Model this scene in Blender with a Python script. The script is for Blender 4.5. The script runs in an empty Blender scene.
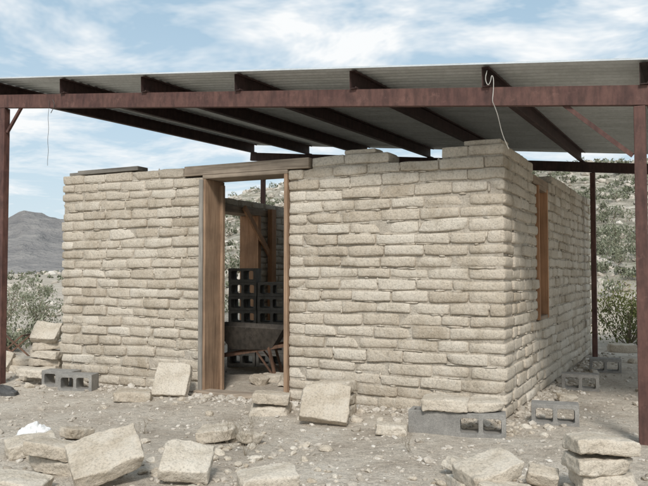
import bpy, bmesh, math, random
import numpy as np
from mathutils import Vector, Matrix, Euler, noise
random.seed(7); rng=np.random.default_rng(7)
S=bpy.context.scene
COL=S.collection

# ---------------------------------------------------------------- materials
def newmat(name):
    m=bpy.data.materials.new(name); m.use_nodes=True
    nt=m.node_tree; b=nt.nodes["Principled BSDF"]
    return m,nt,b
def N(nt,t,**k):
    n=nt.nodes.new(t)
    for a,v in k.items():
        if a in n.inputs: n.inputs[a].default_value=v
        else: setattr(n,a,v)
    return n
def ramp(nt,fac,stops):
    r=nt.nodes.new("ShaderNodeValToRGB"); e=r.color_ramp.elements
    while len(e)<len(stops): e.new(0.5)
    for i,(p,c) in enumerate(stops):
        e[i].position=p; e[i].color=(c[0],c[1],c[2],1) if hasattr(c,'__len__') else (c,c,c,1)
    nt.links.new(fac,r.inputs[0]); return r.outputs[0]
def mix(nt,fac,a,b,mode='MIX'):
    m=nt.nodes.new("ShaderNodeMix"); m.data_type='RGBA'; m.blend_type=mode
    for s,v in ((m.inputs[0],fac),(m.inputs[6],a),(m.inputs[7],b)):
        if isinstance(v,bpy.types.NodeSocket): nt.links.new(v,s)
        elif hasattr(v,'__len__'): s.default_value=(v[0],v[1],v[2],1)
        else: s.default_value=v
    return m.outputs[2]
def coord(nt,kind="Object"):
    return nt.nodes.new("ShaderNodeTexCoord").outputs[kind]
def nz(nt,vec,scale,detail=4,rough=.6,dist=0):
    n=nt.nodes.new("ShaderNodeTexNoise"); n.inputs['Scale'].default_value=scale
    n.inputs['Detail'].default_value=min(detail,5); n.inputs['Roughness'].default_value=rough
    n.inputs['Distortion'].default_value=dist
    nt.links.new(vec,n.inputs['Vector']); return n.outputs[0]
def scaled(nt,vec,s):
    m=nt.nodes.new("ShaderNodeMapping"); m.inputs['Scale'].default_value=s
    nt.links.new(vec,m.inputs[0]); return m.outputs[0]
def bump(nt,b,h,strength,dist,prev=None):
    n=nt.nodes.new("ShaderNodeBump"); n.inputs['Strength'].default_value=strength
    n.inputs['Distance'].default_value=dist; nt.links.new(h,n.inputs['Height'])
    if prev is not None: nt.links.new(prev,n.inputs['Normal'])
    nt.links.new(n.outputs[0],b.inputs['Normal']); return n.outputs[0]
def attr(nt,name="tone"):
    a=nt.nodes.new("ShaderNodeAttribute"); a.attribute_name=name; return a.outputs['Fac']

def mat_adobe(name,base,dark,light):
    m,nt,b=newmat(name); c=coord(nt)
    t=ramp(nt,attr(nt),[(0,dark),(.5,base),(1,light)])
    n1=ramp(nt,nz(nt,c,3.2,5,.7),[(.3,(.74,.71,.66)),(.48,(.98,.97,.95)),(.72,1.1)])
    x=mix(nt,1.0,t,n1,'MULTIPLY')
    n2=ramp(nt,nz(nt,c,60,4,.7),[(.32,.6),(.5,1.0),(.7,1.1)])
    x=mix(nt,.85,x,n2,'MULTIPLY')
    v=nt.nodes.new("ShaderNodeTexVoronoi"); v.inputs['Scale'].default_value=38
    nt.links.new(c,v.inputs['Vector'])
    f=ramp(nt,v.outputs['Distance'],[(.0,.45),(.13,1.0)])
    x=mix(nt,.5,x,f,'MULTIPLY')
    n3=ramp(nt,nz(nt,scaled(nt,c,(1,1,.6)),9,4,.7),[(.5,0.0),(.72,.55)])
    x=mix(nt,n3,x,(.635,.585,.505))
    nt.links.new(x,b.inputs['Base Color']); b.inputs['Roughness'].default_value=.95
    b.inputs['Specular IOR Level'].default_value=.1
    p=bump(nt,b,nz(nt,c,20,5,.75),1.0,.018)
    bump(nt,b,nz(nt,c,130,2,.7),.6,.004,p)
    return m
M_ADOBE=mat_adobe("adobe",(.565,.50,.415),(.455,.39,.31),(.635,.58,.50))
M_MORTAR=mat_adobe("mud_mortar",(.46,.41,.345),(.40,.35,.285),(.50,.45,.385))

def mat_wood(name,c1,c2,axis,rough=.8):
    m,nt,b=newmat(name); c=coord(nt)
    s=[38,38,38]; s[axis]=1.6
    g=nz(nt,scaled(nt,c,s),1.0,5,.65,.6)
    x=ramp(nt,g,[(.3,c1),(.52,c2),(.75,tuple(min(1,v*1.25) for v in c2))])
    st=ramp(nt,nz(nt,c,2.2,4,.6),[(.35,.6),(.6,1.05)])
    x=mix(nt,.8,x,st,'MULTIPLY')
    nt.links.new(x,b.inputs['Base Color']); b.inputs['Roughness'].default_value=rough
    bump(nt,b,g,.5,.004); return m
M_WOODV=mat_wood("weathered_wood_v",(.19,.115,.07),(.34,.225,.145),2)
M_WOODX=mat_wood("weathered_wood_x",(.21,.165,.12),(.38,.305,.235),0)
M_GREYW=mat_wood("grey_board",(.17,.155,.135),(.29,.265,.23),0)
M_GREYV=mat_wood("grey_board_v",(.17,.155,.135),(.29,.265,.23),2)
M_WOODY=mat_wood("weathered_wood_y",(.17,.12,.08),(.30,.22,.15),1)
M_ORANGE=mat_wood("new_wood",(.33,.16,.075),(.45,.245,.13),2)

def mat_paint(name,c1,c2):
    m,nt,b=newmat(name); c=coord(nt)
    a=nz(nt,c,3.5,5,.7); d=nz(nt,scaled(nt,c,(6,6,1.5)),4,4,.6)
    x=ramp(nt,a,[(.35,c1),(.65,c2)])
    x=mix(nt,.8,x,ramp(nt,d,[(.35,.55),(.6,1.15)]),'MULTIPLY')
    s=ramp(nt,nz(nt,c,11,5,.75),[(.57,0.0),(.70,.4)])
    x=mix(nt,s,x,tuple(v*1.6+.015 for v in c2))
    nt.links.new(x,b.inputs['Base Color']); b.inputs['Roughness'].default_value=.75
    bump(nt,b,nz(nt,c,60,3,.6),.25,.002); return m
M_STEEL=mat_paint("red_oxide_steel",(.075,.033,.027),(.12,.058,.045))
M_STEEL_SHADE=mat_paint("red_oxide_steel_shaded",(.04,.022,.019),(.068,.034,.03))  # darker copy of the beam steel, under-roof shade put into the colour

def mat_galv():
    m,nt,b=newmat("galvanised_sheet"); c=coord(nt)
    a=nz(nt,scaled(nt,c,(.8,3,1)),2.0,5,.6); f=nz(nt,c,25,3,.6)
    x=ramp(nt,a,[(.3,(.46,.48,.47)),(.6,(.58,.60,.60)),(.8,(.64,.66,.65))])
    x=mix(nt,.3,x,ramp(nt,f,[(.35,.7),(.6,1.1)]),'MULTIPLY')
    nt.links.new(x,b.inputs['Base Color'])
    b.inputs['Metallic'].default_value=.25; b.inputs['Roughness'].default_value=.45
    return m
M_GALV=mat_galv()

def mat_conc():
    m,nt,b=newmat("concrete_block_grey"); c=coord(nt)
    x=ramp(nt,nz(nt,c,8,5,.7),[(.3,(.20,.19,.175)),(.6,(.31,.295,.27)),(.8,(.38,.36,.33))])
    x=mix(nt,.6,x,ramp(nt,nz(nt,c,160,2,.6),[(.35,.6),(.6,1.1)]),'MULTIPLY')
    nt.links.new(x,b.inputs['Base Color']); b.inputs['Roughness'].default_value=.95
    bump(nt,b,nz(nt,c,120,3,.7),.7,.004); return m
M_CONC=mat_conc()

def mat_ground():
    m,nt,b=newmat("caliche_ground"); c=coord(nt,"Object")
    big=nz(nt,c,.3,4,.6); mid=nz(nt,c,1.9,5,.68); fine=nz(nt,c,14,5,.75); grit=nz(nt,c,85,2,.6)
    x=ramp(nt,mid,[(.3,(.40,.34,.275)),(.5,(.53,.468,.39)),(.72,(.62,.565,.485))])
    x=mix(nt,.65,x,ramp(nt,fine,[(.34,.6),(.5,1.0),(.68,1.15)]),'MULTIPLY')
    x=mix(nt,.55,x,ramp(nt,grit,[(.36,.55),(.5,1.0),(.64,1.15)]),'MULTIPLY')
    x=mix(nt,.6,x,ramp(nt,big,[(.35,.78),(.6,1.08)]),'MULTIPLY')
    sep=nt.nodes.new("ShaderNodeSeparateXYZ"); nt.links.new(c,sep.inputs[0])
    led=nz(nt,scaled(nt,c,(.07,.07,.9)),2.2,5,.8,1.2)
    hc=ramp(nt,led,[(.36,(.22,.195,.15)),(.5,(.36,.325,.265)),(.62,(.52,.48,.41))])
    hc=mix(nt,.85,hc,ramp(nt,nz(nt,c,1.6,5,.85),[(.38,.42),(.5,.9),(.62,1.15)]),'MULTIPLY')
    gr=ramp(nt,nz(nt,c,.7,5,.8),[(.5,0.0),(.62,.6)])
    hc=mix(nt,gr,hc,(.22,.215,.15))
    mr=nt.nodes.new("ShaderNodeMapRange"); mr.inputs[1].default_value=.4; mr.inputs[2].default_value=1.4
    nt.links.new(sep.outputs[2],mr.inputs[0])
    x=mix(nt,mr.outputs[0],x,hc)
    nt.links.new(x,b.inputs['Base Color']); b.inputs['Roughness'].default_value=.97
    b.inputs['Specular IOR Level'].default_value=.1
    p=bump(nt,b,fine,.9,.04); bump(nt,b,grit,.5,.006,p)
    return m
M_GROUND=mat_ground()
def mat_mount():
    m,nt,b=newmat("hazy_mountain_rock"); c=coord(nt)
    a=nz(nt,scaled(nt,c,(.01,.01,.03)),1.0,5,.72)
    x=ramp(nt,a,[(.3,(.17,.165,.165)),(.5,(.24,.228,.22)),(.7,(.32,.30,.28))])  # greyed rock tones, distance haze is put into the base colour
    nt.links.new(x,b.inputs['Base Color']); b.inputs['Roughness'].default_value=1
    b.inputs['Specular IOR Level'].default_value=0
    bump(nt,b,a,1,30); return m
M_MOUNT=mat_mount()
def mat_stone():
    m,nt,b=newmat("limestone_gravel"); c=coord(nt)
    x=ramp(nt,attr(nt),[(0,(.29,.25,.20)),(.5,(.485,.435,.37)),(1,(.65,.605,.54))])
    x=mix(nt,.6,x,ramp(nt,nz(nt,c,60,4,.7),[(.35,.65),(.6,1.1)]),'MULTIPLY')
    nt.links.new(x,b.inputs['Base Color']); b.inputs['Roughness'].default_value=.95
    b.inputs['Specular IOR Level'].default_value=.1
    return m
M_STONE=mat_stone()
def mat_leaf(name,a,b_,c_):
    m,nt,b=newmat(name)
    x=ramp(nt,attr(nt),[(0,a),(.5,b_),(1,c_)])
    nt.links.new(x,b.inputs['Base Color']); b.inputs['Roughness'].default_value=.8
    b.inputs['Specular IOR Level'].default_value=.15
    return m
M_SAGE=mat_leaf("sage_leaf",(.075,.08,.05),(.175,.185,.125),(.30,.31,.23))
M_CREO=mat_leaf("creosote_leaf",(.05,.06,.022),(.14,.155,.055),(.26,.26,.10))
M_DRY=mat_leaf("dry_stems",(.14,.11,.08),(.26,.22,.16),(.40,.35,.26))
def flat(name,c,r=.7,met=0):
    m,nt,b=newmat(name); cc=coord(nt)
    x=mix(nt,.5,c,ramp(nt,nz(nt,cc,14,4,.65),[(.35,.6),(.6,1.15)]),'MULTIPLY')
    nt.links.new(x,b.inputs['Base Color']); b.inputs['Roughness'].default_value=r
    b.inputs['Metallic'].default_value=met; return m
M_WHITE=flat("white_plastic",(.75,.75,.74),.45)
M_ROPE=flat("white_cord",(.52,.50,.46),.8)
M_WIRE=flat("dark_wire",(.08,.07,.06),.6)
M_RUST=mat_paint("rusty_metal",(.10,.055,.035),(.17,.095,.06))
M_BLACK=flat("black_rubber",(.03,.03,.03),.8)
M_TARP=flat("dark_plastic",(.07,.068,.065),.6)
M_TRAY=mat_paint("wheelbarrow_tray",(.05,.043,.036),(.095,.08,.065))

# ---------------------------------------------------------------- builders
class MB:
    def __init__(s): s.v=[]; s.f=[]; s.t=[]; s.m=[]; s.n=0
    def add(s,verts,faces,tone=.5,mi=0):
        verts=np.asarray(verts,float); o=s.n
        s.v.append(verts); s.n+=len(verts)
        s.f.extend([tuple(i+o for i in f) for f in faces])
        if np.isscalar(tone): s.t.append(np.full(len(verts),tone))
        else: s.t.append(np.asarray(tone))
        s.m.extend([mi]*len(faces))
    def box(s,c,size,R=None,tone=.5,mi=0):
        h=np.array(size)/2
        v=np.array([[x,y,z] for x in(-1,1) for y in(-1,1) for z in(-1,1)])*h
        if R is not None: v=v@np.array(R.to_3x3()).T
        v=v+np.array(c)
        f=[(0,1,3,2),(4,6,7,5),(0,4,5,1),(2,3,7,6),(0,2,6,4),(1,5,7,3)]
        s.add(v,f,tone,mi)
    def obj(s,name,mats,smooth=False,bevel=0,parent=None,loc=None,rot=None):
        me=bpy.data.meshes.new(name)
        V=np.concatenate(s.v); me.from_pydata(V.tolist(),[],s.f)
        a=me.attributes.new("tone",'FLOAT','POINT'); a.data.foreach_set("value",np.concatenate(s.t))
        for m in mats: me.materials.append(m)
        me.polygons.foreach_set("material_index",s.m)
        if smooth: me.polygons.foreach_set("use_smooth",[True]*len(me.polygons))
        me.update()
        o=bpy.data.objects.new(name,me); COL.objects.link(o)
        if bevel:
            b=o.modifiers.new("bev",'BEVEL'); b.width=bevel; b.segments=2; b.limit_method='ANGLE'
        if parent: o.parent=parent
        if loc is not None: o.location=loc
        if rot is not None: o.rotation_euler=rot
        return o
def empty(name,loc=(0,0,0)):
    e=bpy.data.objects.new(name,None); COL.objects.link(e); e.location=loc; e.empty_display_size=.3; return e

def block_template(K=7):
    idx={}; vs=[]; fs=[]
    def vid(i,j,k):
        if (i,j,k) not in idx: idx[(i,j,k)]=len(vs); vs.append((i,j,k))
        return idx[(i,j,k)]
    n=K-1
    for a in range(n):
        for b in range(n):
            fs.append((vid(a,b,0),vid(a,b+1,0),vid(a+1,b+1,0),vid(a+1,b,0)))
            fs.append((vid(a,b,n),vid(a+1,b,n),vid(a+1,b+1,n),vid(a,b+1,n)))
            fs.append((vid(a,0,b),vid(a+1,0,b),vid(a+1,0,b+1),vid(a,0,b+1)))
            fs.append((vid(a,n,b),vid(a,n,b+1),vid(a+1,n,b+1),vid(a+1,n,b)))
            fs.append((vid(0,a,b),vid(0,a,b+1),vid(0,a+1,b+1),vid(0,a+1,b)))
            fs.append((vid(n,a,b),vid(n,a+1,b),vid(n,a+1,b+1),vid(n,a,b+1)))
    return np.array(vs),fs
BT,BF=block_template(7)
def block(size,r=.018,amp=.005,chip=.3):
    s=np.array(size,float); P=np.zeros((len(BT),3))
    for ax in range(3):
        L=s[ax]; rr=min(r,L*.3)
        if L>.2: g=np.array([0,rr*.5,L*.22,L*random.uniform(.42,.58),L*.78,L-rr*.5,L])-L/2
        else: g=np.array([0,.3*rr,rr,L/2,L-rr,L-.3*rr,L])-L/2
        P[:,ax]=g[BT[:,ax]]
    rr=np.minimum(r,s*.3); lim=s/2-rr
    inn=np.clip(P,-lim,lim); d=P-inn
    l=np.linalg.norm(d/rr,axis=1); mx=np.max(np.abs(d/rr),axis=1)
    sc=np.where(l>1e-6,mx/np.maximum(l,1e-6),1)
    P=inn+d*sc[:,None]
    for _ in range(5):
        k=rng.normal(0,1,3)*random.choice([7,14,26,40]); ph=random.uniform(0,6.28)
        dr=rng.normal(0,1,3); dr/=np.linalg.norm(dr)
        P=P+np.sin(P@k+ph)[:,None]*dr*amp*random.uniform(.3,1)
    if random.random()<chip:
        for _ in range(random.choice([1,1,2])):
            c=np.array([random.choice([-1,1]) for _ in range(3)])*s/2
            dd=np.linalg.norm(P-c,axis=1); w=np.clip(1-dd/random.uniform(.06,.12),0,1)
            P=P-(c/np.linalg.norm(c))*w[:,None]*random.uniform(.02,.05)
    return P
bmI=bmesh.new(); bmesh.ops.create_icosphere(bmI,subdivisions=1,radius=1)
IV=np.array([v.co[:] for v in bmI.verts]); bmI.verts.index_update(); IF=[tuple(v.index for v in f.verts) for f in bmI.faces]
bmI=bmesh.new(); bmesh.ops.create_icosphere(bmI,subdivisions=2,radius=1)
JV=np.array([v.co[:] for v in bmI.verts]); bmI.verts.index_update(); JF=[tuple(v.index for v in f.verts) for f in bmI.faces]

# ---------------------------------------------------------------- adobe house
CH=2.5/22; T=.34
X0,X1=-6.96,-1.536; Y0,Y1=6.742,12.9
house=empty("adobe_house",((X0+X1)/2,Y0,0))
HL=np.array(house.location)
bricks=MB(); core=MB(); smear=MB()
REC=.022
def wave(c,p,ax):
    k=min(1,c/2.)*(1 if c<21 else .5)
    return k*(.009*np.sin(p*1.3+c*.55+ax)+.006*np.sin(p*3.3+c*2.1+ax*2)+.0035*np.sin(p*8.7+c*4.7))
def fill(c,axis,a,b,fix0,z0,front=False,ca=None,cb=None):
    if b-a<.05: return
    ca=a+.008 if ca is None else ca; cb=b-.008 if cb is None else cb
    if axis==0: core.box(((ca+cb)/2-HL[0],fix0+T/2-HL[1],z0+CH/2-.016),(cb-ca,T-2*REC,CH))
    else: core.box((fix0+T/2-HL[0],(ca+cb)/2-HL[1],z0+CH/2-.016),(T-2*REC,cb-ca,CH))
    p=a; first=True
    while p<b-1e-4:
        L=.385+random.uniform(-.05,.045)
        if first and c%2==0: L*=.5 if b-a>.5 else 1
        first=False
        if b-(p+L)<.15: L=b-p
        q=p+L
        gap=random.uniform(-.002,.009)
        bed=random.uniform(.008,.019)
        push=random.gauss(0,.0062)
        mid=(p+q)/2
        P=block((L-gap,T+random.uniform(-.008,.008),CH-bed),r=random.uniform(.014,.032),amp=.0042,chip=.32)
        an=random.gauss(0,.014)
        R=np.array(Euler((0,random.gauss(0,.007),an)).to_matrix()); P=P@R.T
        pos=mid+P[:,0]; tt=P[:,2]/CH+.5
        P[:,2]+= wave(c,pos,axis)*(1-tt)+wave(c+1,pos,axis)*tt
        if axis==1: P=P[:,[1,0,2]]*np.array([-1,1,1])
        ctr=(mid,fix0+T/2+push,z0+CH/2) if axis==0 else (fix0+T/2+push,mid,z0+CH/2)
        P=P+np.array(ctr)-HL
        bricks.add(P,BF,min(1,max(0,random.gauss(.5,.22))))
        # squeezed-out mud in the joints, outer faces of the front and right walls
        out = (axis==0 and fix0==Y0) or (axis==1 and abs(fix0-(X1-T))<1e-6)
        if out and c>0:
            for _ in range(random.choice([0,1,1,2,2,3])):
                if random.random()<.3: s_,zz_=p+random.uniform(-.01,.01),random.uniform(.01,CH-.01); ln,hh=.012,random.uniform(.02,.05)
                else: s_,zz_=random.uniform(p,q),0; ln,hh=random.uniform(.02,.10),random.uniform(.006,.013)
                Q=IV*(1+rng.normal(0,.16,(len(IV),1)))*np.array((ln,random.uniform(.010,.016),hh))
                if axis==1: Q=Q[:,[1,0,2]]
                zc=z0+zz_+float(wave(c,s_,axis))
                cc=(s_,fix0+.016,zc) if axis==0 else (X1-.016,s_,zc)
                if axis==0 and not(a+.1<s_<b-.1): continue
                if axis==1 and not(a+.1<s_<b-.1): continue
                smear.add(Q+np.array(cc)-HL,IF,random.uniform(.3,1))
        p=q
DX0,DX1=-4.846,-3.775
for c in range(22):
    z=c*CH; odd=c%2
    a=X0 if not odd else X0+T; b=X1 if not odd else X1-T
    segs=[(a,DX0),(DX1,b)]
    if c==21: segs=[(a,-5.12),(-3.51,-2.66),(-2.13,b)]
    for s in segs: fill(c,0,s[0],s[1],Y0,z,ca=X0+REC if s[0]==a else None,cb=X1-REC if s[1]==b else None)
    a=Y0+T if not odd else Y0; b=Y1
    CA=Y0+T-REC-.002
    if 7<=c<=19: segs=[(a,8.3),(8.86,b)]
    elif c==20: segs=[(a,8.12),(9.04,b)]
    elif c==21: segs=[(a,8.12),(9.3,b)]
    else: segs=[(a,b)]
    for s in segs: fill(c,1,s[0],s[1],X1-T,z,ca=CA if s[0]==a else None)
    if c<20: segs=[(a,8.9),(10.85,b)]
    else: segs=[(a,8.9-.3),(10.85+.3,b)] if c==20 else [(a,b)]
    for s in segs: fill(c,1,s[0],s[1],X0,z,ca=CA if s[0]==a else None)
    fill(c,0,X0+T,X1-T,Y1-T,z)
for (x,y,l) in [(-2.98,Y0+T/2,.34),(-1.75,Y0+.18,.36)]:
    P=block((l,T*.8,.05),r=.015); bricks.add(P+np.array((x,y,2.5+.02))-HL,BF,.6)
bricks.obj("adobe_walls",[M_ADOBE],smooth=True,parent=house)
smear.obj("mortar_smears",[M_ADOBE],smooth=True,parent=house)
core.obj("mud_mortar",[M_MORTAR],parent=house)
gb=MB()
gb.box(np.array((-6.28,Y0+.13,2.5+.032))-HL,(.92,.19,.05),R=Euler((0,-.008,.02)).to_matrix())
gb.box(np.array((-6.72,Y0+.17,2.5+.020))-HL,(.36,.24,.035),R=Euler((0,.01,-.06)).to_matrix())
gb.obj("wall_top_boards",[M_GREYW],bevel=.005,parent=house)
fr=MB()
zl=21*CH
def L(p): return (p[0]-HL[0],p[1]-HL[1],p[2])
fr.box(L((DX0+.022,Y0+T/2-.012,(zl-.045)/2)),(.044,T+.03,zl-.045),tone=.5)
fr.box(L((DX1-.02,Y0+T/2-.012,(zl-.045)/2)),(.040,T+.03,zl-.045))
fr.box(L((DX0+.062,Y0+T-.06,1.15)),(.036,.05,2.3))
fr.obj("door_jambs",[M_WOODV],bevel=.004,parent=house)
hd=MB()
hd.box(L(((DX0+DX1)/2,Y0+T/2-.012,zl-.022)),(DX1-DX0-.002,T+.028,.042))
hd.box(L(((-5.11-3.52)/2,Y0+T/2-.006,zl+.056)),(1.57,T+.022,.108))
hd.box(L(((DX0+DX1)/2,Y0-.02,.02)),(1.15,.2,.04))
hd.obj("door_lintel",[M_WOODX],bevel=.006,parent=house)
gf=MB(); gf.box(L((DX0-.006,Y0-.037,(zl-.05)/2)),(.05,.02,zl-.05)); gf.obj("jamb_trim",[M_GREYV],bevel=.003,parent=house)
wf=MB()
wz0,wz1=7*CH,20*CH
wf.box(L((X1-T/2+.008,8.86-.02,(wz0+wz1)/2)),(T+.02,.04,wz1-wz0-.002))
wf.box(L((X1-T/2+.008,8.30+.02,(wz0+wz1)/2)),(T+.02,.04,wz1-wz0-.002))
wf.obj("window_jambs",[M_ORANGE],bevel=.003,parent=house)
wh=MB()
wh.box(L((X1-T/2+.006,8.58,wz1-.02)),(T+.012,.476,.038))
wh.box(L((X1-T/2+.006,8.58,wz0+.02)),(T+.012,.476,.038))
wh.box(L((X1-T/2,8.58,wz1+.05)),(T-.01,.90,.096))
wh.obj("window_header",[M_WOODY],bevel=.004,parent=house)
sf=MB()
sf.box(L((X0+T/2,10.85-.045,20*CH/2)),(T+.03,.09,20*CH-.002))
sf.box(L((X0+T/2,8.9+.045,20*CH/2)),(T+.03,.09,20*CH-.002))
sf.box(L((X0+T+.05,10.72,1.95)),(.045,1.25,.09),R=Euler((math.radians(-43),0,0)).to_matrix())
sf.box(L((X0+T+.07,11.12,1.2)),(.09,.14,2.4))
sf.obj("side_door_frame",[M_ORANGE],bevel=.004,parent=house)
sh=MB(); sh.box(L((X0+T/2,9.875,20*CH+.055)),(T+.02,2.5,.105))
sh.obj("side_door_lintel",[M_WOODY],bevel=.005,parent=house)

# ---------------------------------------------------------------- steel shelter
YB=6.2; SL=.096; SB=.026
def zbeam(x,y=YB): return 2.758-(x+.36)*SL+(y-YB)*SB
shel=empty("steel_shelter",(-.366,YB,0)); SLc=np.array(shel.location)
def ext(mb,p0,p1,prof,up=Vector((0,0,1)),tone=.5):
    p0=Vector(p0);p1=Vector(p1); d=(p1-p0).normalized()
    side=d.cross(up).normalized(); u=side.cross(d).normalized()
    V=[];n=len(prof)
    for p in (p0,p1):
        for a,b in prof: V.append(p+side*a+u*b)
    V=[tuple(v-Vector(SLc)) for v in V]
    F=[(i,(i+1)%n,n+(i+1)%n,n+i) for i in range(n)]
    F+= [tuple(range(n-1,-1,-1)),tuple(range(n,2*n))]
    mb.add(V,F,tone)
def cprof(w,h,t):
    return [(0,0),(w,0),(w,t*1.0+.012),(w-t,t+.012),(w-t,t),(t,t),(t,h-t),(w-t,h-t),(w-t,h-t-.012),(w,h-t-.012),(w,h),(0,h)]
def rprof(w,h): return [(-w/2,-h/2),(w/2,-h/2),(w/2,h/2),(-w/2,h/2)]
bm_=MB()
H=.153
def fb(x0,x1,y,mb):
    p=[(-a,b) for a,b in cprof(.065,H,.006)][::-1]
    ext(mb,(x0,y-.032,zbeam(x0,y)-H),(x1,y-.032,zbeam(x1,y)-H),p)
fb(-7.75,1.2,YB,bm_)
bm_.obj("front_beam",[M_STEEL],parent=shel)
bb=MB(); YBK=12.1
fb(-7.6,1.2,YBK,bb)
bb.obj("back_beam",[M_STEEL_SHADE],parent=shel)
po=MB()
def post(x,y,w=.085):
    zt=zbeam(x,y)-H
    po.box((x-SLc[0],y-SLc[1],zt/2-.1),(w,w,zt+.2-.012))
for x in (-7.36,-.366): post(x,YB+.01)
for x in (-7.33,-1.40): post(x,YBK+.01,.075)
for x in (1.15,): post(x,YBK,.075)
po.obj("posts",[M_STEEL],bevel=.006,parent=shel)
br=MB()
def bar(p0,p1,w=.03,t=.03): ext(br,p0,p1,rprof(w,t))
bar((-.42,YB-.0,2.22),(-.93,YB-.0,zbeam(-.93)-H+.01),.012,.035)
bar((-7.30,YB,2.98),(-7.07,YB,zbeam(-7.07)-H+.01),.03,.03)
bar((-7.32,YBK,3.05),(-6.85,YBK,zbeam(-6.85,YBK)-H+.01))
br.obj("knee_braces",[M_STEEL],parent=shel)
pu=MB(); PX=[-7.57,-6.37,-5.2,-4.02,-2.77,-1.55,-.33,.9]; PH=.165
for x in PX:
    y0,y1=YB-.06,YBK+.12
    ext(pu,(x,y0,zbeam(x,y0)+.004),(x,y1,zbeam(x,y1)+.004),[(a-.03,b) for a,b in cprof(.062,PH,.005)])
pu.obj("purlins",[M_STEEL_SHADE],parent=shel)
rx=np.linspace(-7.64,1.3,14); wl=.125; ny=int((12.32-6.06)/wl*10)
ry=np.linspace(6.06,12.32,ny)
def prof_(y):
    t=(y/wl)%1.0; return math.tanh(3.2*math.cos(2*math.pi*t)+1.2)
V=[];F=[]
for i,x in enumerate(rx):
    for j,y in enumerate(ry): V.append((x-SLc[0],y-SLc[1],zbeam(x,y)+PH+.020+.012*prof_(y)))
for i in range(len(rx)-1):
    for j in range(ny-1):
        a=i*ny+j; F.append((a,a+ny,a+ny+1,a+1))
rm=MB(); rm.add(V,F); ro=rm.obj("corrugated_roof",[M_GALV],smooth=True,parent=shel)
sm=ro.modifiers.new("sol",'SOLIDIFY'); sm.thickness=.0015
# ---------------------------------------------------------------- cords
def cord(name,pts,r,mat):
    cu=bpy.data.curves.new(name,'CURVE'); cu.dimensions='3D'; cu.bevel_depth=r; cu.bevel_resolution=2
    sp=cu.splines.new('POLY'); sp.points.add(len(pts)-1)
    for i,p in enumerate(pts): sp.points[i].co=(*p,1)
    cu.materials.append(mat); o=bpy.data.objects.new(name,cu); COL.objects.link(o); return o
pts=[(-1.53,6.12,3.00),(-1.545,6.11,2.93),(-1.525,6.115,2.87),(-1.50,6.115,2.90),(-1.49,6.11,2.96),(-1.475,6.12,2.93),(-1.48,6.125,2.82),(-1.49,6.125,2.74)]
for i in range(1,16):
    t=i/15; pts.append((-1.49+.06*t+.006*math.sin(t*7),6.13+.30*t,2.74-.36*t))
def smooth_pts(p,n=3):
    p=[Vector(q) for q in p]
    for _ in range(n):
        q=[p[0]]
        for a,b in zip(p[:-1],p[1:]): q+= [a*.75+b*.25,a*.25+b*.75]
        q.append(p[-1]); p=q
    return [tuple(v) for v in p]
cord("hanging_rope",smooth_pts(pts,2),.0034,M_ROPE)
cord("hanging_wire",smooth_pts([(-6.58+.006*math.sin(i*1.3),6.15,3.28-.75*i/14) for i in range(15)],1),.0022,M_WIRE)
cord("hanging_wire",[(-6.52+.03*math.sin(i*.5),6.15,3.28-.15*i/8) for i in range(9)],.004,M_WIRE)

# ---------------------------------------------------------------- terrain
A=math.radians(26.5)
def interp(x,tab):
    xs=[t[0] for t in tab]; ys=[t[1] for t in tab]; return float(np.interp(x,xs,ys))
RIDGE=[(-180,.03),(-70,.03),(-40,.008),(-24,.006),(-18,.012),(-12,.05),(-7,.095),(0,.125),(12,.14),(20,.14),(30,.13),(45,.10),(70,.06),(180,.03)]
def sstep(t): t=min(1,max(0,t)); return t*t*(3-2*t)
def gz(x,y):
    R=math.hypot(x,y); f=-x*math.sin(A)+y*math.cos(A); r=x*math.cos(A)+y*math.sin(A)
    th=math.degrees(math.atan2(r,f)); E=interp(th,RIDGE)
    s=min(1,max(0,(R-15)/65)); s=s**1.1 if R<80 else 1
    z=s*(1.3*min(1,E/.05)+E*80)
    if R>80: z=z-min(1,(R-80)/200)*z*.6
    n=noise.fractal(Vector((x*.06,y*.06,1.3)),1.0,2.0,5)
    z+=n*1.6*sstep((R-15)/50)*min(1,.15+E/.1)
    if z>1.2 and R<200:
        st_=.9; q=z/st_+.35*noise.noise(Vector((x*.08,y*.08,4))); fr_=q-math.floor(q)
        z+= (sstep(fr_*1.6-.3)-fr_)*st_*.55*sstep((z-1.2)/1.5)
    dn=noise.fractal(Vector((x*.9,y*.9,5)),1.0,2.0,4)*.024
    z+=dn
    z+=.16*sstep((-6.9-x)/2.5)*sstep((y-4)/3)*(1-sstep((R-20)/20))
    return z
rad=[0.0]; r=.35
while r<420:
    rad.append(r); r*=(1.12 if r<2 else 1.028 if r<16 else 1.012 if r<90 else 1.05)
rad+= [520,700,1000,1500,2300,3500]
NA=440
tm=MB(); V=[(0,0,gz(0,0))]; F=[]
for R in rad[1:]:
    for k in range(NA):
        a=2*math.pi*k/NA; x,y=R*math.cos(a),R*math.sin(a)
        V.append((x,y,gz(x,y) if R<450 else -2))
for k in range(NA): F.append((0,1+k,1+(k+1)%NA))
for i in range(len(rad)-2):
    for k in range(NA):
        a=1+i*NA+k; b=1+i*NA+(k+1)%NA; F.append((a,a+NA,b+NA,b))
tm.add(V,F); tm.obj("ground",[M_GROUND],smooth=True)
MT=[(-180,.03),(-60,.045),(-40,.06),(-30,.045),(-25,.05),(-23.2,.066),(-22,.078),(-21,.075),(-20,.070),(-18.5,.066),(-15,.05),(-10,.03),(0,.02),(60,.02),(180,.03)]
mm=MB(); V=[];F=[]; na=900; ths=np.linspace(-75,60,na); nr=26
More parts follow.
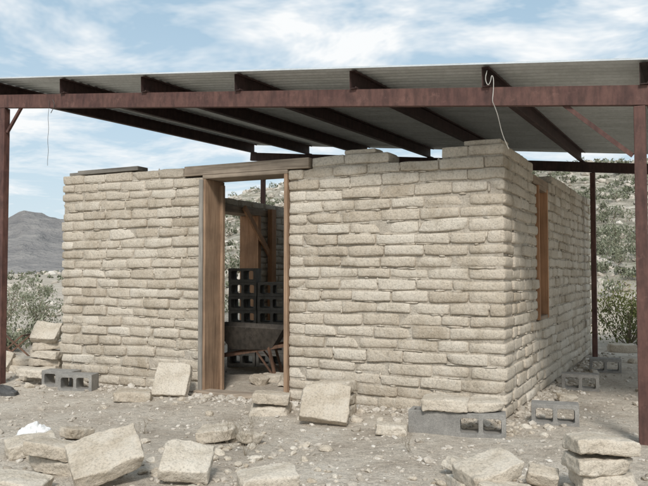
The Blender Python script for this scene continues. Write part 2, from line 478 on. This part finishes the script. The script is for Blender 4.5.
for i in range(nr):
    for th in ths:
        R=1100+i*45; E=interp(th,MT); a=math.radians(90+26.5-th)
        k=i/(nr-1); prof=math.sin(min(1,k*1.15)*math.pi/2)**1.2
        x,y=R*math.cos(a),R*math.sin(a)
        n=noise.ridged_multi_fractal(Vector((x*.004,y*.004,3)),.9,2.1,6,1.0,2.0)-1
        V.append((x,y,-8+E*R*prof*(1+.02*n)+n*14*math.sin(k*math.pi)+n*4*k))
for i in range(nr-1):
    for k in range(na-1):
        a=i*na+k; F.append((a,a+1,a+na+1,a+na))
mm.add(V,F); mm.obj("mountain",[M_MOUNT],smooth=True)

# ---------------------------------------------------------------- loose blocks
def brick(px,py,size=(.36,.25,.10),rot=(0,0,0),z=None,chip=.95,tone=None,name="adobe_brick"):
    mb=MB(); mb.add(block(size,r=.017,amp=.008,chip=chip),BF,tone if tone is not None else random.uniform(.2,.75))
    R=Euler([math.radians(a) for a in rot]).to_matrix()
    lo=min((R@Vector((sx*size[0]/2,sy*size[1]/2,sz*size[2]/2))).z for sx in(-1,1) for sy in(-1,1) for sz in(-1,1))
    zz=(gz(px,py)-.012-lo) if z is None else z-lo
    o=mb.obj(name,[M_ADOBE],smooth=True,loc=(px,py,zz),rot=[math.radians(a) for a in rot])
    sb=o.modifiers.new("sub",'SUBSURF'); sb.levels=2; sb.render_levels=2
    tx=bpy.data.textures.get("crumb") or bpy.data.textures.new("crumb",'CLOUDS'); tx.noise_scale=.05; tx.noise_depth=4
    dm=o.modifiers.new("dis",'DISPLACE'); dm.texture=tx; dm.strength=.024; dm.mid_level=.5; dm.texture_coords='GLOBAL'
    return o
brick(-5.0,6.42,(.40,.36,.10),(62,0,12))
brick(-5.17,6.0,(.36,.25,.10),(0,4,35))
brick(-3.56,6.02,(.36,.25,.10),(0,0,18)); brick(-3.55,6.03,(.35,.25,.10),(0,3,26),z=gz(-3.56,6)+.09)
brick(-2.9,5.84,(.42,.34,.10),(55,6,22)); brick(-3.0,6.25,(.36,.25,.10),(0,0,15)); brick(-3.0,6.25,(.36,.25,.10),(0,0,10),z=gz(-3,6.25)+.09)
brick(-3.0,6.26,(.36,.25,.10),(0,-3,5),z=gz(-3,6.25)+.19)
brick(-2.24,5.72,(.26,.18,.09),(0,3,20))
brick(-3.32,3.60,(.44,.36,.11),(26,-14,48)); brick(-2.90,3.86,(.32,.28,.10),(30,8,32))
brick(-3.82,3.72,(.36,.25,.10),(6,4,10)); brick(-3.80,3.66,(.36,.25,.10),(-4,8,28),z=gz(-3.82,3.72)+.07)
brick(-4.3,3.9,(.34,.25,.10),(8,-4,55)); brick(-3.70,3.24,(.38,.25,.10),(0,6,20))
brick(-2.37,3.98,(.36,.25,.10),(3,-4,40)); brick(-3.37,4.9,(.30,.22,.10),(6,-8,20)); brick(-4.4,4.45,(.22,.17,.08),(0,10,80),tone=.1)
brick(-3.1,4.95,(.2,.15,.08),(5,12,60))
for i,(dx,dy,rz) in enumerate([(0,0,30),(.02,.01,24),(-.01,0,33)]):
    brick(-.52+dx,4.64+dy,(.34,.26,.095),(0,0,rz),z=gz(-.5,4.62)-.02+i*.094)
brick(-.51,4.64,(.36,.27,.09),(-3,3,27),z=gz(-.5,4.62)-.02+3*.094)
brick(-1.18,4.50,(.36,.27,.10),(0,4,35),z=gz(-1.1,4.5)-.04); brick(-1.12,4.44,(.36,.27,.10),(8,-11,48),z=gz(-1.1,4.5)+.045)
brick(-1.0,4.30,(.3,.22,.10),(0,8,10)); brick(-.86,4.72,(.18,.13,.09),(20,8,10))
brick(-1.4,4.8,(.2,.16,.09),(10,12,70))
pz=gz(-7.6,7.0)
k=[(-7.45,7.0,0,20),(-7.8,6.9,0,35),(-8.15,6.85,0,15),(-7.47,7.02,.1,30),(-7.84,6.92,.1,25),(-7.42,7.0,.2,12),(-7.47,7.05,.3,40),(-8.1,6.8,.1,40)]
for x,y,h,rz in k: brick(x,y,(.38,.27,.10),(random.uniform(-3,3),random.uniform(-3,3),rz),z=pz-.01+h)
brick(-7.44,6.98,(.36,.28,.11),(48,4,18),z=pz+.37)
brick(-7.95,6.7,(.3,.25,.10),(45,10,30)); brick(-7.2,6.6,(.34,.25,.10),(0,5,60))

def cb_into(mb,c,rz,l=.395,w=.195,h=.195,t=.036):
    R=Euler((0,0,math.radians(rz))).to_matrix(); C=Vector(c)
    cell=(l-3*t)/2
    outer=[(-l/2,-h/2),(l/2,-h/2),(l/2,h/2),(-l/2,h/2)]
    bm=bmesh.new()
    def ring(cx,hw,hh,y,n=4,rr=.022):
        vs=[]
        for qx,qz,a0 in((1,-1,-90),(1,1,0),(-1,1,90),(-1,-1,180)):
            for k in range(n):
                a=math.radians(a0+90*k/(n-1)); vs.append(bm.verts.new((cx+qx*(hw-rr)+rr*math.cos(a),y,qz*(hh-rr)+rr*math.sin(a))))
        return vs
    loops={}
    for sy,y in((-1,-w/2),(1,w/2)):
        ov=[bm.verts.new((x,y,z)) for x,z in outer]
        rs=[ring(s*(cell+t)/2,cell/2,h/2-t,y) for s in(-1,1)]
        ed=[bm.edges.new((ov[i],ov[(i+1)%4])) for i in range(4)]
        for r_ in rs: ed+=[bm.edges.new((r_[i],r_[(i+1)%len(r_)])) for i in range(len(r_))]
        bmesh.ops.triangle_fill(bm,use_beauty=True,edges=ed)
        loops[sy]=(ov,rs)
    for i in range(4): bm.faces.new((loops[-1][0][i],loops[-1][0][(i+1)%4],loops[1][0][(i+1)%4],loops[1][0][i]))
    for q in range(2):
        A_,B_=loops[-1][1][q],loops[1][1][q]
        for i in range(len(A_)): bm.faces.new((A_[i],B_[i],B_[(i+1)%len(A_)],A_[(i+1)%len(A_)]))
    bmesh.ops.recalc_face_normals(bm,faces=bm.faces)
    bm.verts.index_update()
    V=[tuple(C+R@v.co) for v in bm.verts]; F=[tuple(v.index for v in f.verts) for f in bm.faces]; bm.free()
    mb.add(V,F)
def cblock(x,y,rz,z=None,stand=False,sub=.012):
    mb=MB(); cb_into(mb,(0,0,0),0)
    rot=(math.radians(90) if stand else 0,0,math.radians(rz))
    return mb.obj("concrete_block",[M_CONC],bevel=.004,loc=(x,y,(gz(x,y) if z is None else z)+.0975-sub),rot=rot)
cblock(-6.60,6.42,12); cblock(-6.22,6.30,20)
brick(-6.95,6.35,(.34,.25,.10),(0,4,15),z=gz(-6.95,6.35)+.08)
cblock(-1.95,5.95,8,stand=True); cblock(-1.58,6.02,14)
brick(-1.86,5.97,(.38,.28,.10),(0,1,12),z=.185); brick(-1.60,6.1,(.34,.26,.08),(1,0,25),z=.185)
cblock(-1.12,6.76,10); cblock(-1.18,8.80,8); cblock(-1.10,10.6,8)
brick(-1.12,13.3,(.42,.3,.14),(0,0,15)); brick(-1.2,7.9,(.2,.15,.08),(5,8,40))
st=MB()
for lev in range(7):
    for col in range(2 if lev<6 else 1):
        for dep in range(2):
            cb_into(st,(col*.41+random.uniform(-.012,.012)-.1,dep*.21+random.uniform(-.01,.01),.1+lev*.197),random.uniform(-3,3))
st.obj("concrete_block_stack",[M_CONC],bevel=.003,loc=(-5.62,8.95,gz(-5.6,9)-.01),rot=(0,0,.35))
brick(-4.55,7.9,(.36,.25,.1),(0,0,40)); brick(-4.2,7.6,(.3,.25,.1),(0,8,10)); brick(-4.6,7.55,(.2,.2,.1),(10,0,70))

# ---------------------------------------------------------------- wheelbarrow
wb=empty("wheelbarrow",(-5.0,8.0,gz(-5,8))); wb.rotation_euler=(0,0,math.radians(200))
tr=MB()
lo=[(-.28,-.2),(.22,-.2),(.22,.2),(-.28,.2)]; hi=[(-.45,-.33),(.42,-.33),(.42,.33),(-.45,.33)]
V=[(x,y,.36) for x,y in lo]+[(x,y,.62 if x<0 else .66) for x,y in hi]
tr.add(V,[(0,1,2,3)]+[(i,(i+1)%4,4+(i+1)%4,4+i) for i in range(4)])
t_=tr.obj("tray",[M_TRAY],parent=wb); sm=t_.modifiers.new("s",'SOLIDIFY'); sm.thickness=.006
bmw=bmesh.new()
R_,r_=.17,.045; nn,mmn=28,10; vs=[[bmw.verts.new(((R_+r_*math.cos(b))*math.cos(a),r_*math.sin(b),(R_+r_*math.cos(b))*math.sin(a))) for b in np.linspace(0,2*math.pi,mmn,endpoint=False)] for a in np.linspace(0,2*math.pi,nn,endpoint=False)]
for i in range(nn):
    for j in range(mmn): bmw.faces.new((vs[i][j],vs[(i+1)%nn][j],vs[(i+1)%nn][(j+1)%mmn],vs[i][(j+1)%mmn]))
me=bpy.data.meshes.new("wheel"); bmw.to_mesh(me); me.materials.append(M_BLACK)
w_=bpy.data.objects.new("wheel",me); COL.objects.link(w_); w_.parent=wb; w_.location=(.58,0,.215)
hb=MB()
SLc_old=SLc; SLc=np.array((0,0,0))
for s in(-1,1):
    ext(hb,(.60,s*.07,.22),(-1.0,s*.29,.52),rprof(.035,.04))
    ext(hb,(-.25,s*.2,.40),(-.35,s*.24,.0),rprof(.03,.03))
    ext(hb,(-.35,s*.24,.01),(-.1,s*.18,.33),rprof(.02,.02))
ext(hb,(.58,-.08,.215),(.58,.08,.215),rprof(.025,.025))
hb.obj("frame",[M_RUST],parent=wb)
rs=MB()
for a,b in [((-.2,0,0),(.2,.0,.34)),((.2,0,0),(-.2,0,.34)),((-.2,.3,0),(.2,.3,.34)),((.2,.3,0),(-.2,.3,.34)),((-.2,0,.34),(-.2,.3,.34)),((.2,0,.34),(.2,.3,.34))]:
    ext(rs,a,b,rprof(.02,.02))
rs.obj("rusty_metal_stand",[M_RUST],loc=(-8.35,7.15,gz(-8.35,7.15)+.01),rot=(0,0,.4))
SLc=SLc_old

def crumple(name,loc,sx,sy,h,mat,seed):
    n=26; mb=MB(); V=[];F=[]
    for i in range(n):
        for j in range(n):
            u=i/(n-1)*2-1; v=j/(n-1)*2-1; q=max(0,1-(u*u+v*v)**.5)
            p=Vector((u*2.2,v*2.2,seed)); a=noise.ridged_multi_fractal(p,.8,2.2,4,1,2)
            w=noise.noise_vector(p*1.3)*.25
            V.append(((u+w.x)*sx,(v+w.y)*sy,h*(q**.6)*(.35+.5*a)+(.01 if q>0 else -.03)))
    for i in range(n-1):
        for j in range(n-1):
            a=i*n+j; F.append((a,a+n,a+n+1,a+1))
    mb.add(V,F); return mb.obj(name,[mat],loc=loc,smooth=False)
crumple("plastic_bag",(-4.75,4.35,gz(-4.75,4.35)),.16,.11,.10,M_WHITE,2)
crumple("dark_tarp",(-7.0,5.75,gz(-7,5.75)),.42,.16,.10,M_TARP,9)

# ---------------------------------------------------------------- stones
def inside(x,y): return X0-.03<x<X1+.03 and Y0-.03<y<Y1+.03
def stone(mb,x,y,s,big=False,base=None):
    V0,F0=(JV,JF) if big else (IV,IF)
    P=V0*(1+rng.normal(0,.12 if not big else .05,(len(V0),1)))
    for _ in range(3 if big else 1):
        nrm=rng.normal(0,1,3); nrm/=np.linalg.norm(nrm); d=P@nrm; P=P-np.outer(np.maximum(d-.6,0),nrm)
    P=P*np.array([1,random.uniform(.6,1),random.uniform(.4,.7)])*s
    R=np.array(Euler((random.uniform(-.4,.4),random.uniform(-.4,.4),random.uniform(0,6.3))).to_matrix())
    P=P@R.T+np.array((x,y,(gz(x,y) if base is None else base)+s*.12))
    mb.add(P,F0,min(1,max(0,random.gauss(.5,.24))))
g=MB()
for i in range(15000):
    q=random.random()
    R=1.8+ (13*q**1.2); a=math.radians(90+26.5-random.uniform(-38,38)); x,y=R*math.cos(a),R*math.sin(a)
    if inside(x,y) and random.random()<.8: continue
    stone(g,x,y,min(.05,.005+random.expovariate(1/.0076)))
for i in range(2600):
    if random.random()<.6: x=random.uniform(X0,X1+.1); y=Y0-abs(random.gauss(0,.2))-.01
    else: y=random.uniform(Y0,Y1); x=X1+abs(random.gauss(0,.18))+.01
    stone(g,x,y,.007+random.expovariate(1/.012))
g.obj("gravel",[M_STONE])
rb=MB()
cl=[(-3.3,3.9,.6,34),(-2.6,4.3,.5,34),(-3.2,4.9,.4,26),(-4.0,4.2,.6,28),(-1.2,4.7,.35,32),(-.75,4.6,.25,18),(-4.6,6.3,.5,22),(-2.6,6.2,.6,22),(-1.3,6.4,.3,22),(-7.2,6.2,.6,24),(-2.2,3.6,.6,24)]
for cx,cy,s,n in cl:
    for _ in range(n):
        x=random.gauss(cx,s*.6); y=random.gauss(cy,s*.5)
        if inside(x,y): continue
        stone(rb,x,y,random.uniform(.016,.06),big=True)
for _ in range(60):
    R=random.uniform(9,16); a=math.radians(90+26.5-random.choice([random.uniform(-33,-20),random.uniform(21,33)])); x,y=R*math.cos(a),R*math.sin(a)
    if inside(x,y): continue
    stone(rb,x,y,random.uniform(.04,.12),big=True)
rb.obj("adobe_rubble",[M_ADOBE])
hr=MB()
for _ in range(2600):
    R=16+75*random.random()**.8; th=random.choice([random.uniform(-35,45),random.uniform(17,32),random.uniform(-14,-3)])
    a=math.radians(90+26.5-th); x,y=R*math.cos(a),R*math.sin(a)
    stone(hr,x,y,random.uniform(.07,.34)*(.45+R/80),big=False)
hr.obj("hillside_rocks",[M_STONE])

# ---------------------------------------------------------------- plants
def bush(mb,x,y,h,w,nleaf,ls,z=None,stems=10,mi=0,tone=.5,twig=1):
    z=gz(x,y) if z is None else z
    nc=max(4,int(nleaf**.5*.9))
    cs=[]
    for i in range(nc):
        a=random.uniform(0,6.28); r=w*.5*random.random()**.6; hh=h*random.uniform(.25,.92)*(1-.35*(r/(w*.5)))
        cs.append(np.array((r*math.cos(a),r*math.sin(a),hh)))
    V=[];F=[];Tn=[]
    for i in range(nleaf):
        c=cs[random.randrange(nc)]; p=c+rng.normal(0,1,3)*np.array((w*.11,w*.11,h*.10))
        p[2]=max(.02,p[2])
        n=rng.normal(0,1,3); n/=np.linalg.norm(n); t=np.cross(n,rng.normal(0,1,3)); t/=np.linalg.norm(t); t=t+np.array((0,0,.5)); b=np.cross(n,t)
        s=ls*random.uniform(.6,1.5); o=len(V)
        for q in (-t*s,b*s*.45,t*s,-b*s*.45): V.append(p+q+np.array((x,y,z)))
        F.append((o,o+1,o+2,o+3))
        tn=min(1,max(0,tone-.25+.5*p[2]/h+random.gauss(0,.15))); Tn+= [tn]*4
    mb.add(V,F,np.array(Tn),mi)
    V=[];F=[]
    for i in range(stems):
        c=cs[i%nc]; o=len(V); s=.004+h*.006; b0=np.array((x+random.gauss(0,.03),y+random.gauss(0,.03),z-.02)); e=c*1.1+np.array((x,y,z)); m_=(b0+e)/2+rng.normal(0,.04*h,3)
        for p in (b0,m_,e):
            for q in range(3):
                a=q*2.09; V.append(p+np.array((s*math.cos(a),s*math.sin(a),0)))
        for l_ in range(2):
            for q in range(3): F.append((o+l_*3+q,o+l_*3+(q+1)%3,o+l_*3+3+(q+1)%3,o+l_*3+3+q))
    if F: mb.add(V,F,.3,twig)
sc=MB()
for i in range(1500):
    R=18+75*random.random()**.75
    th=random.uniform(-36,42) if i<750 else random.choice([random.uniform(15,32),random.uniform(15,32),random.uniform(-14,-3)])
    a=math.radians(90+26.5-th); x,y=R*math.cos(a),R*math.sin(a)
    if th<-12 and random.random()<.35: continue
    far=R>45; h=random.uniform(.25,.8)*(.8 if th<-12 else 1)
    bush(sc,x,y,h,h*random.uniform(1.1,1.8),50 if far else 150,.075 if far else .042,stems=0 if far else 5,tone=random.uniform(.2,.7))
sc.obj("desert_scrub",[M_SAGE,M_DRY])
def plant(name,x,y,h,w,n,ls,mats,tone=.5,stems=14):
    mb=MB(); bush(mb,0,0,h,w,n,ls,z=0,stems=stems,tone=tone); return mb.obj(name,mats,loc=(x,y,gz(x,y)-.02))
for (R,th,h,w,t) in [(14.5,-23.9,.7,1.1,.6),(12.8,-20.8,.45,.8,.55),(17,-20.9,.8,1.3,.55),(22,-22.6,.9,1.6,.6),(12.0,-23.6,.35,.6,.55),(17,-26.5,.8,1.3,.5)]:
    a=math.radians(90+26.5-th); plant("sage_bush",R*math.cos(a),R*math.sin(a),h,w,1500,.022,[M_SAGE,M_DRY],t)
for (R,th,h,w,t) in [(14.6,22.1,1.2,1.3,.6),(15.8,24.3,.95,1.2,.5)]:
    a=math.radians(90+26.5-th); plant("creosote_bush",R*math.cos(a),R*math.sin(a),h,w,4000,.02,[M_CREO,M_DRY],t,26)
for (R,th,h,w,t) in [(22,24.5,.9,1.3,.6),(26,21.9,1.0,1.5,.6),(19,27.5,.9,1.3,.5),(13.5,-10.5,.7,1.1,.6),(17,-8.8,.8,1.3,.6)]:
    a=math.radians(90+26.5-th); plant("sage_bush",R*math.cos(a),R*math.sin(a),h,w,1300,.028,[M_SAGE,M_DRY],t)
def weed(x,y,h,n):
    mb=MB(); V=[];F=[]
    def strand(p,d,l,s,depth):
        q=p+d*l; o=len(V)
        for pp,ss in((p,s),(q,s*.6)):
            for k_ in range(3):
                a=k_*2.09; V.append(pp+np.array((ss*math.cos(a),ss*math.sin(a),0)))
        for k_ in range(3): F.append((o+k_,o+(k_+1)%3,o+3+(k_+1)%3,o+3+k_))
        if depth>0:
            for _ in range(3):
                d2=d+rng.normal(0,.4,3); d2/=np.linalg.norm(d2); strand(q,d2,l*.7,s*.65,depth-1)
    for _ in range(n):
        d=rng.normal(0,1,3); d[2]=abs(d[2])+.9; d/=np.linalg.norm(d); strand(np.zeros(3),d,h*.38,.0018,3)
    mb.add(V,F,.3); mb.obj("dry_weed",[M_DRY],loc=(x,y,gz(x,y)))
weed(-2.93,4.6,.34,8); weed(-3.12,4.7,.26,6); weed(-1.9,5.2,.14,4); weed(-4.1,4.9,.16,4)

# ---------------------------------------------------------------- light & sky
el,az=math.radians(42),math.radians(155)
sd=Vector((math.sin(az)*math.cos(el),math.cos(az)*math.cos(el),math.sin(el)))
su=bpy.data.lights.new("sun",'SUN'); su.energy=2.95; su.angle=math.radians(12); su.color=(1,.965,.91)
so=bpy.data.objects.new("sun",su); COL.objects.link(so); so.rotation_euler=sd.to_track_quat('Z','Y').to_euler(); so.location=sd*50
w=bpy.data.worlds.new("World"); S.world=w; w.use_nodes=True; nt=w.node_tree; bg=nt.nodes["Background"]
sky=nt.nodes.new("ShaderNodeTexSky"); sky.sky_type='NISHITA'; sky.sun_disc=False
sky.sun_elevation=el; sky.sun_rotation=az; sky.air_density=1.0; sky.dust_density=1.5
c=coord(nt,"Generated")
sep=nt.nodes.new("ShaderNodeSeparateXYZ"); nt.links.new(c,sep.inputs[0])
add=N(nt,"ShaderNodeMath",operation='ADD'); nt.links.new(sep.outputs[2],add.inputs[0]); add.inputs[1].default_value=.12
dx=N(nt,"ShaderNodeMath",operation='DIVIDE'); nt.links.new(sep.outputs[0],dx.inputs[0]); nt.links.new(add.outputs[0],dx.inputs[1])
dy=N(nt,"ShaderNodeMath",operation='DIVIDE'); nt.links.new(sep.outputs[1],dy.inputs[0]); nt.links.new(add.outputs[0],dy.inputs[1])
cb=nt.nodes.new("ShaderNodeCombineXYZ"); nt.links.new(dx.outputs[0],cb.inputs[0]); nt.links.new(dy.outputs[0],cb.inputs[1])
n1=nz(nt,cb.outputs[0],1.7,5,.62,.3)
cl_=ramp(nt,n1,[(.44,0.0),(.55,.6),(.61,1.0)])
haze=mix(nt,.6,sky.outputs[0],(5.2,7.4,8.9))
hz=ramp(nt,sep.outputs[2],[(0.0,.70),(.14,.32),(.34,0.05)])
haze=mix(nt,hz,haze,(8.0,8.9,9.5))
col=mix(nt,cl_,haze,(9.6,9.8,9.9))
nt.links.new(col,bg.inputs[0]); bg.inputs[1].default_value=.1

# ---------------------------------------------------------------- camera
cam=bpy.data.cameras.new("camera"); co=bpy.data.objects.new("camera",cam); COL.objects.link(co)
cam.sensor_width=36; cam.lens=745/648*36; cam.clip_end=6000; cam.clip_start=.05
co.location=(0,0,1.32); co.rotation_euler=(math.radians(90+2.23),0,A)
S.camera=co
S.view_settings.view_transform='Standard'; S.view_settings.look='None'; S.view_settings.exposure=0
